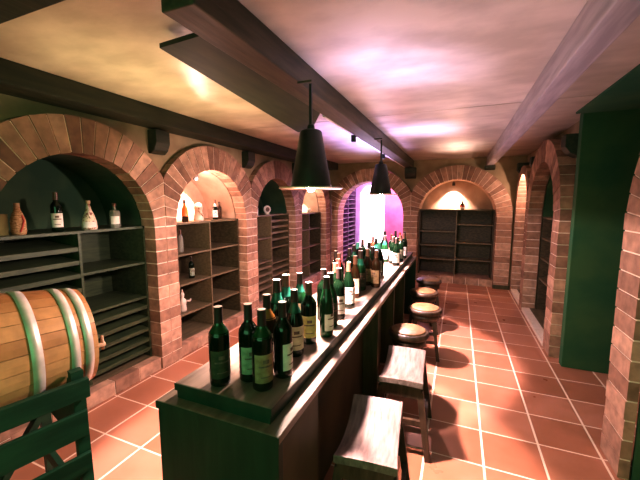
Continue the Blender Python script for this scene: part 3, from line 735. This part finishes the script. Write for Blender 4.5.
t = deco('round_jar', 'small tan jar at the left edge of the third shelf of the lit arch', 'jar', (-2.62, 2.49, .6905), None)
MB().lathe([(0, 0), (.03, 0), (.036, .03), (.03, .10), (.018, .13), (.018, .15)], 18).build('jar_body', 'wicker', t)
MB().lathe([(.02, .15), (.02, .165), (0, .168)], 14).build('lid', 'cork', t)

t = deco('white_canister', 'small white canister on the shelf of the third left arch', 'canister', (-2.68, 4.06, 1.3405))
MB().lathe([(0, 0), (.036, 0), (.038, .006), (.038, .085)], 20).build('can_body', 'dial', t); MB().lathe([(.0385, .085), (.0385, .10), (.03, .106), (0, .107)], 20).build('lid', 'ceramic', t)
t = deco('round_clock', 'round pale dial on a foot on the shelf of the third left arch', 'clock', (-2.66, 4.34, 1.3405))
t.rotation_euler = (0, 0, PI / 2 - .5)
MB().lathe([(0, -.014), (.055, -.014), (.060, -.008), (.060, .010), (.052, .014)], 30, axis='y', c=(0, 0, .075)).build('case', 'dial', t)
MB().lathe([(0, -.0155), (.034, -.0155)], 24, axis='y', c=(0, 0, .075)).build('dial', 'l_print', t)
MB().box((-.03, -.02, 0), (.03, .02, .018)).build('foot', 'ceramic', t)
t = deco('small_cup', 'tiny pale cup on the shelf of the last left arch', 'cup', (-2.72, 5.98, AZ))
MB().lathe([(0, 0), (.024, 0), (.034, .05), (.036, .075), (.033, .075), (.030, .05), (0, .006)], 18).build('cup_body', 'dial', t)
MB().tube([(.034, 0, .06), (.055, 0, .055), (.052, 0, .03), (.030, 0, .022)], .004).build('handle', 'dial', t)

t = deco('spirit_bottle', 'squat bottle with a white and red label on the spotlit end wall shelf', 'bottle', (.07, 6.84, 1.3855))
MB().lathe([(0, 0), (.038, 0), (.042, .01), (.042, .08), (.034, .10), (.014, .115), (.012, .14)], 20).build('glass_body', 'g_brown', t)
MB().lathe([(.0425, .018), (.0425, .045)], 20).build('paper_label', 'l_white', t)
MB().lathe([(.0428, .048), (.0428, .074)], 20).build('red_band', 'redribbon', t)
MB().lathe([(.014, .138), (.014, .16), (0, .161)], 12).build('capsule', 'c_brown', t)

# ------------------------------------------------------------------ lights
def light(kind, name, loc, power, col, **k):
    d = bpy.data.lights.new(name, kind); d.energy = power; d.color = col
    for a, v in k.items():
        if a not in ('aim',): setattr(d, a, v)
    o = bpy.data.objects.new(name, d); C.objects.link(o); o.location = loc
    if 'aim' in k:
        o.rotation_euler = (Vector(k['aim']) - Vector(loc)).to_track_quat('-Z', 'Y').to_euler()
    return o
WARM = (1, .74, .66); PINK = (1, .69, .69); LILAC = (.72, .58, 1)
# pendants: a cone of light through the shade plus the bare bulb at the rim
for y, c in ((1.66, PINK), (3.40, (1, .70, .74))):
    light('SPOT', 'pendant_beam', (-.74, y, 1.575), 330, c, spot_size=math.radians(84), spot_blend=.15, shadow_soft_size=.05, aim=(-.74, y, 0))
    light('SPOT', 'pendant_bulb', (-.74, y, 1.575), 75, WARM if y < 2 else c, spot_size=math.radians(176), spot_blend=.10, shadow_soft_size=.02, aim=(-.74, y, 0))
    light('POINT', 'bulb_glow', (-.74, y, 1.555), 1.2, c, shadow_soft_size=.012)
light('SPOT', 'pier_fill', (-.80, 2.5, 1.50), 70, (1, .68, .60), spot_size=math.radians(112), spot_blend=.25, shadow_soft_size=.03, aim=(-2.45, 2.75, .55))  # added lamp without a fixture, brightens the left piers
# niche spots
light('POINT', 'niche_spot', (-2.585, 2.86, 1.735), 17, (1, .60, .54), shadow_soft_size=.01)
light('SPOT', 'niche_spot', (-2.66, 2.88, 1.75), 150, (1, .80, .72), spot_size=math.radians(62), spot_blend=.08, shadow_soft_size=.01, aim=(-3.07, 2.98, 1.38))
light('POINT', 'niche_spot', (-2.62, 5.72, 1.74), 12, (1, .70, .60), shadow_soft_size=.01)
light('SPOT', 'niche_spot', (-2.70, 5.80, 1.75), 90, (1, .85, .80), spot_size=math.radians(50), spot_blend=.08, shadow_soft_size=.01, aim=(-3.0, 6.05, 1.3))
light('SPOT', 'niche_spot', (-.10, 6.97, 1.82), 130, (1, .70, .60), spot_size=math.radians(100), spot_blend=.6, shadow_soft_size=.01, aim=(-.10, 7.06, 1.3))
light('POINT', 'niche_spot', (1.0, 5.97, 1.80), 16, (1, .66, .55), shadow_soft_size=.01)
# room beyond
light('POINT', 'beyond_light', (-1.6, 7.7, 1.9), 110, (.92, .60, 1), shadow_soft_size=.1)
# added lamps without fixtures, washing the ceiling
light('AREA', 'ceiling_fill', (-.12, 3.0, 1.15), 11, (.84, .68, 1), shape='RECTANGLE', size=.4, size_y=3.4, aim=(-.12, 3.0, 3), spread=math.radians(110))
light('AREA', 'ceiling_fill', (-.35, 3.9, 1.45), 3.2, (.60, .50, 1), shape='RECTANGLE', size=.15, size_y=.5, aim=(-.42, 3.8, 3), spread=math.radians(60))
light('AREA', 'ceiling_fill', (-.42, 2.0, 1.45), 2.4, (.60, .52, 1), shape='RECTANGLE', size=.10, size_y=.9, aim=(-.50, 1.9, 3), spread=math.radians(60))
light('AREA', 'ceiling_fill', (-.05, 5.2, 1.45), 2.6, (1, .78, .80), shape='RECTANGLE', size=.15, size_y=.8, aim=(-.05, 5.2, 3), spread=math.radians(60))
light('AREA', 'ceiling_fill', (-1.15, 4.1, 1.50), 17, (.42, .36, 1), shape='RECTANGLE', size=.2, size_y=1.9, aim=(-1.15, 4.1, 3), spread=math.radians(80))
light('AREA', 'ceiling_fill', (-1.75, 1.7, 1.20), 6, (1, .84, .48), shape='RECTANGLE', size=.4, size_y=1.6, aim=(-1.75, 2.0, 3), spread=math.radians(90))
# added green fill behind the camera, colouring the shadows
light('AREA', 'green_fill', (-.2, -1.7, 1.6), 30, (.30, 1, .44), shape='RECTANGLE', size=3, size_y=1.2, aim=(-.4, 3, 1.1))

w = bpy.data.worlds.new('cellar'); bpy.context.scene.world = w; w.use_nodes = True
bg = w.node_tree.nodes['Background']; bg.inputs['Color'].default_value = (.25, .6, .3, 1); bg.inputs['Strength'].default_value = .02

# ------------------------------------------------------------------ camera
cam = bpy.data.cameras.new('camera'); co = bpy.data.objects.new('camera', cam); C.objects.link(co)
cam.sensor_width = 36; cam.lens = 332.4 / 640 * 36; cam.clip_start = .02
yaw, pit = .39265, .1159
f = Vector((-math.sin(yaw) * math.cos(pit), math.cos(yaw) * math.cos(pit), -math.sin(pit)))
co.location = (0, 0, 1.537); co.rotation_euler = f.to_track_quat('-Z', 'Y').to_euler()
bpy.context.scene.camera = co
vs = bpy.context.scene.view_settings
vs.view_transform = 'Standard'; vs.look = 'None'; vs.exposure = .43; vs.gamma = .80
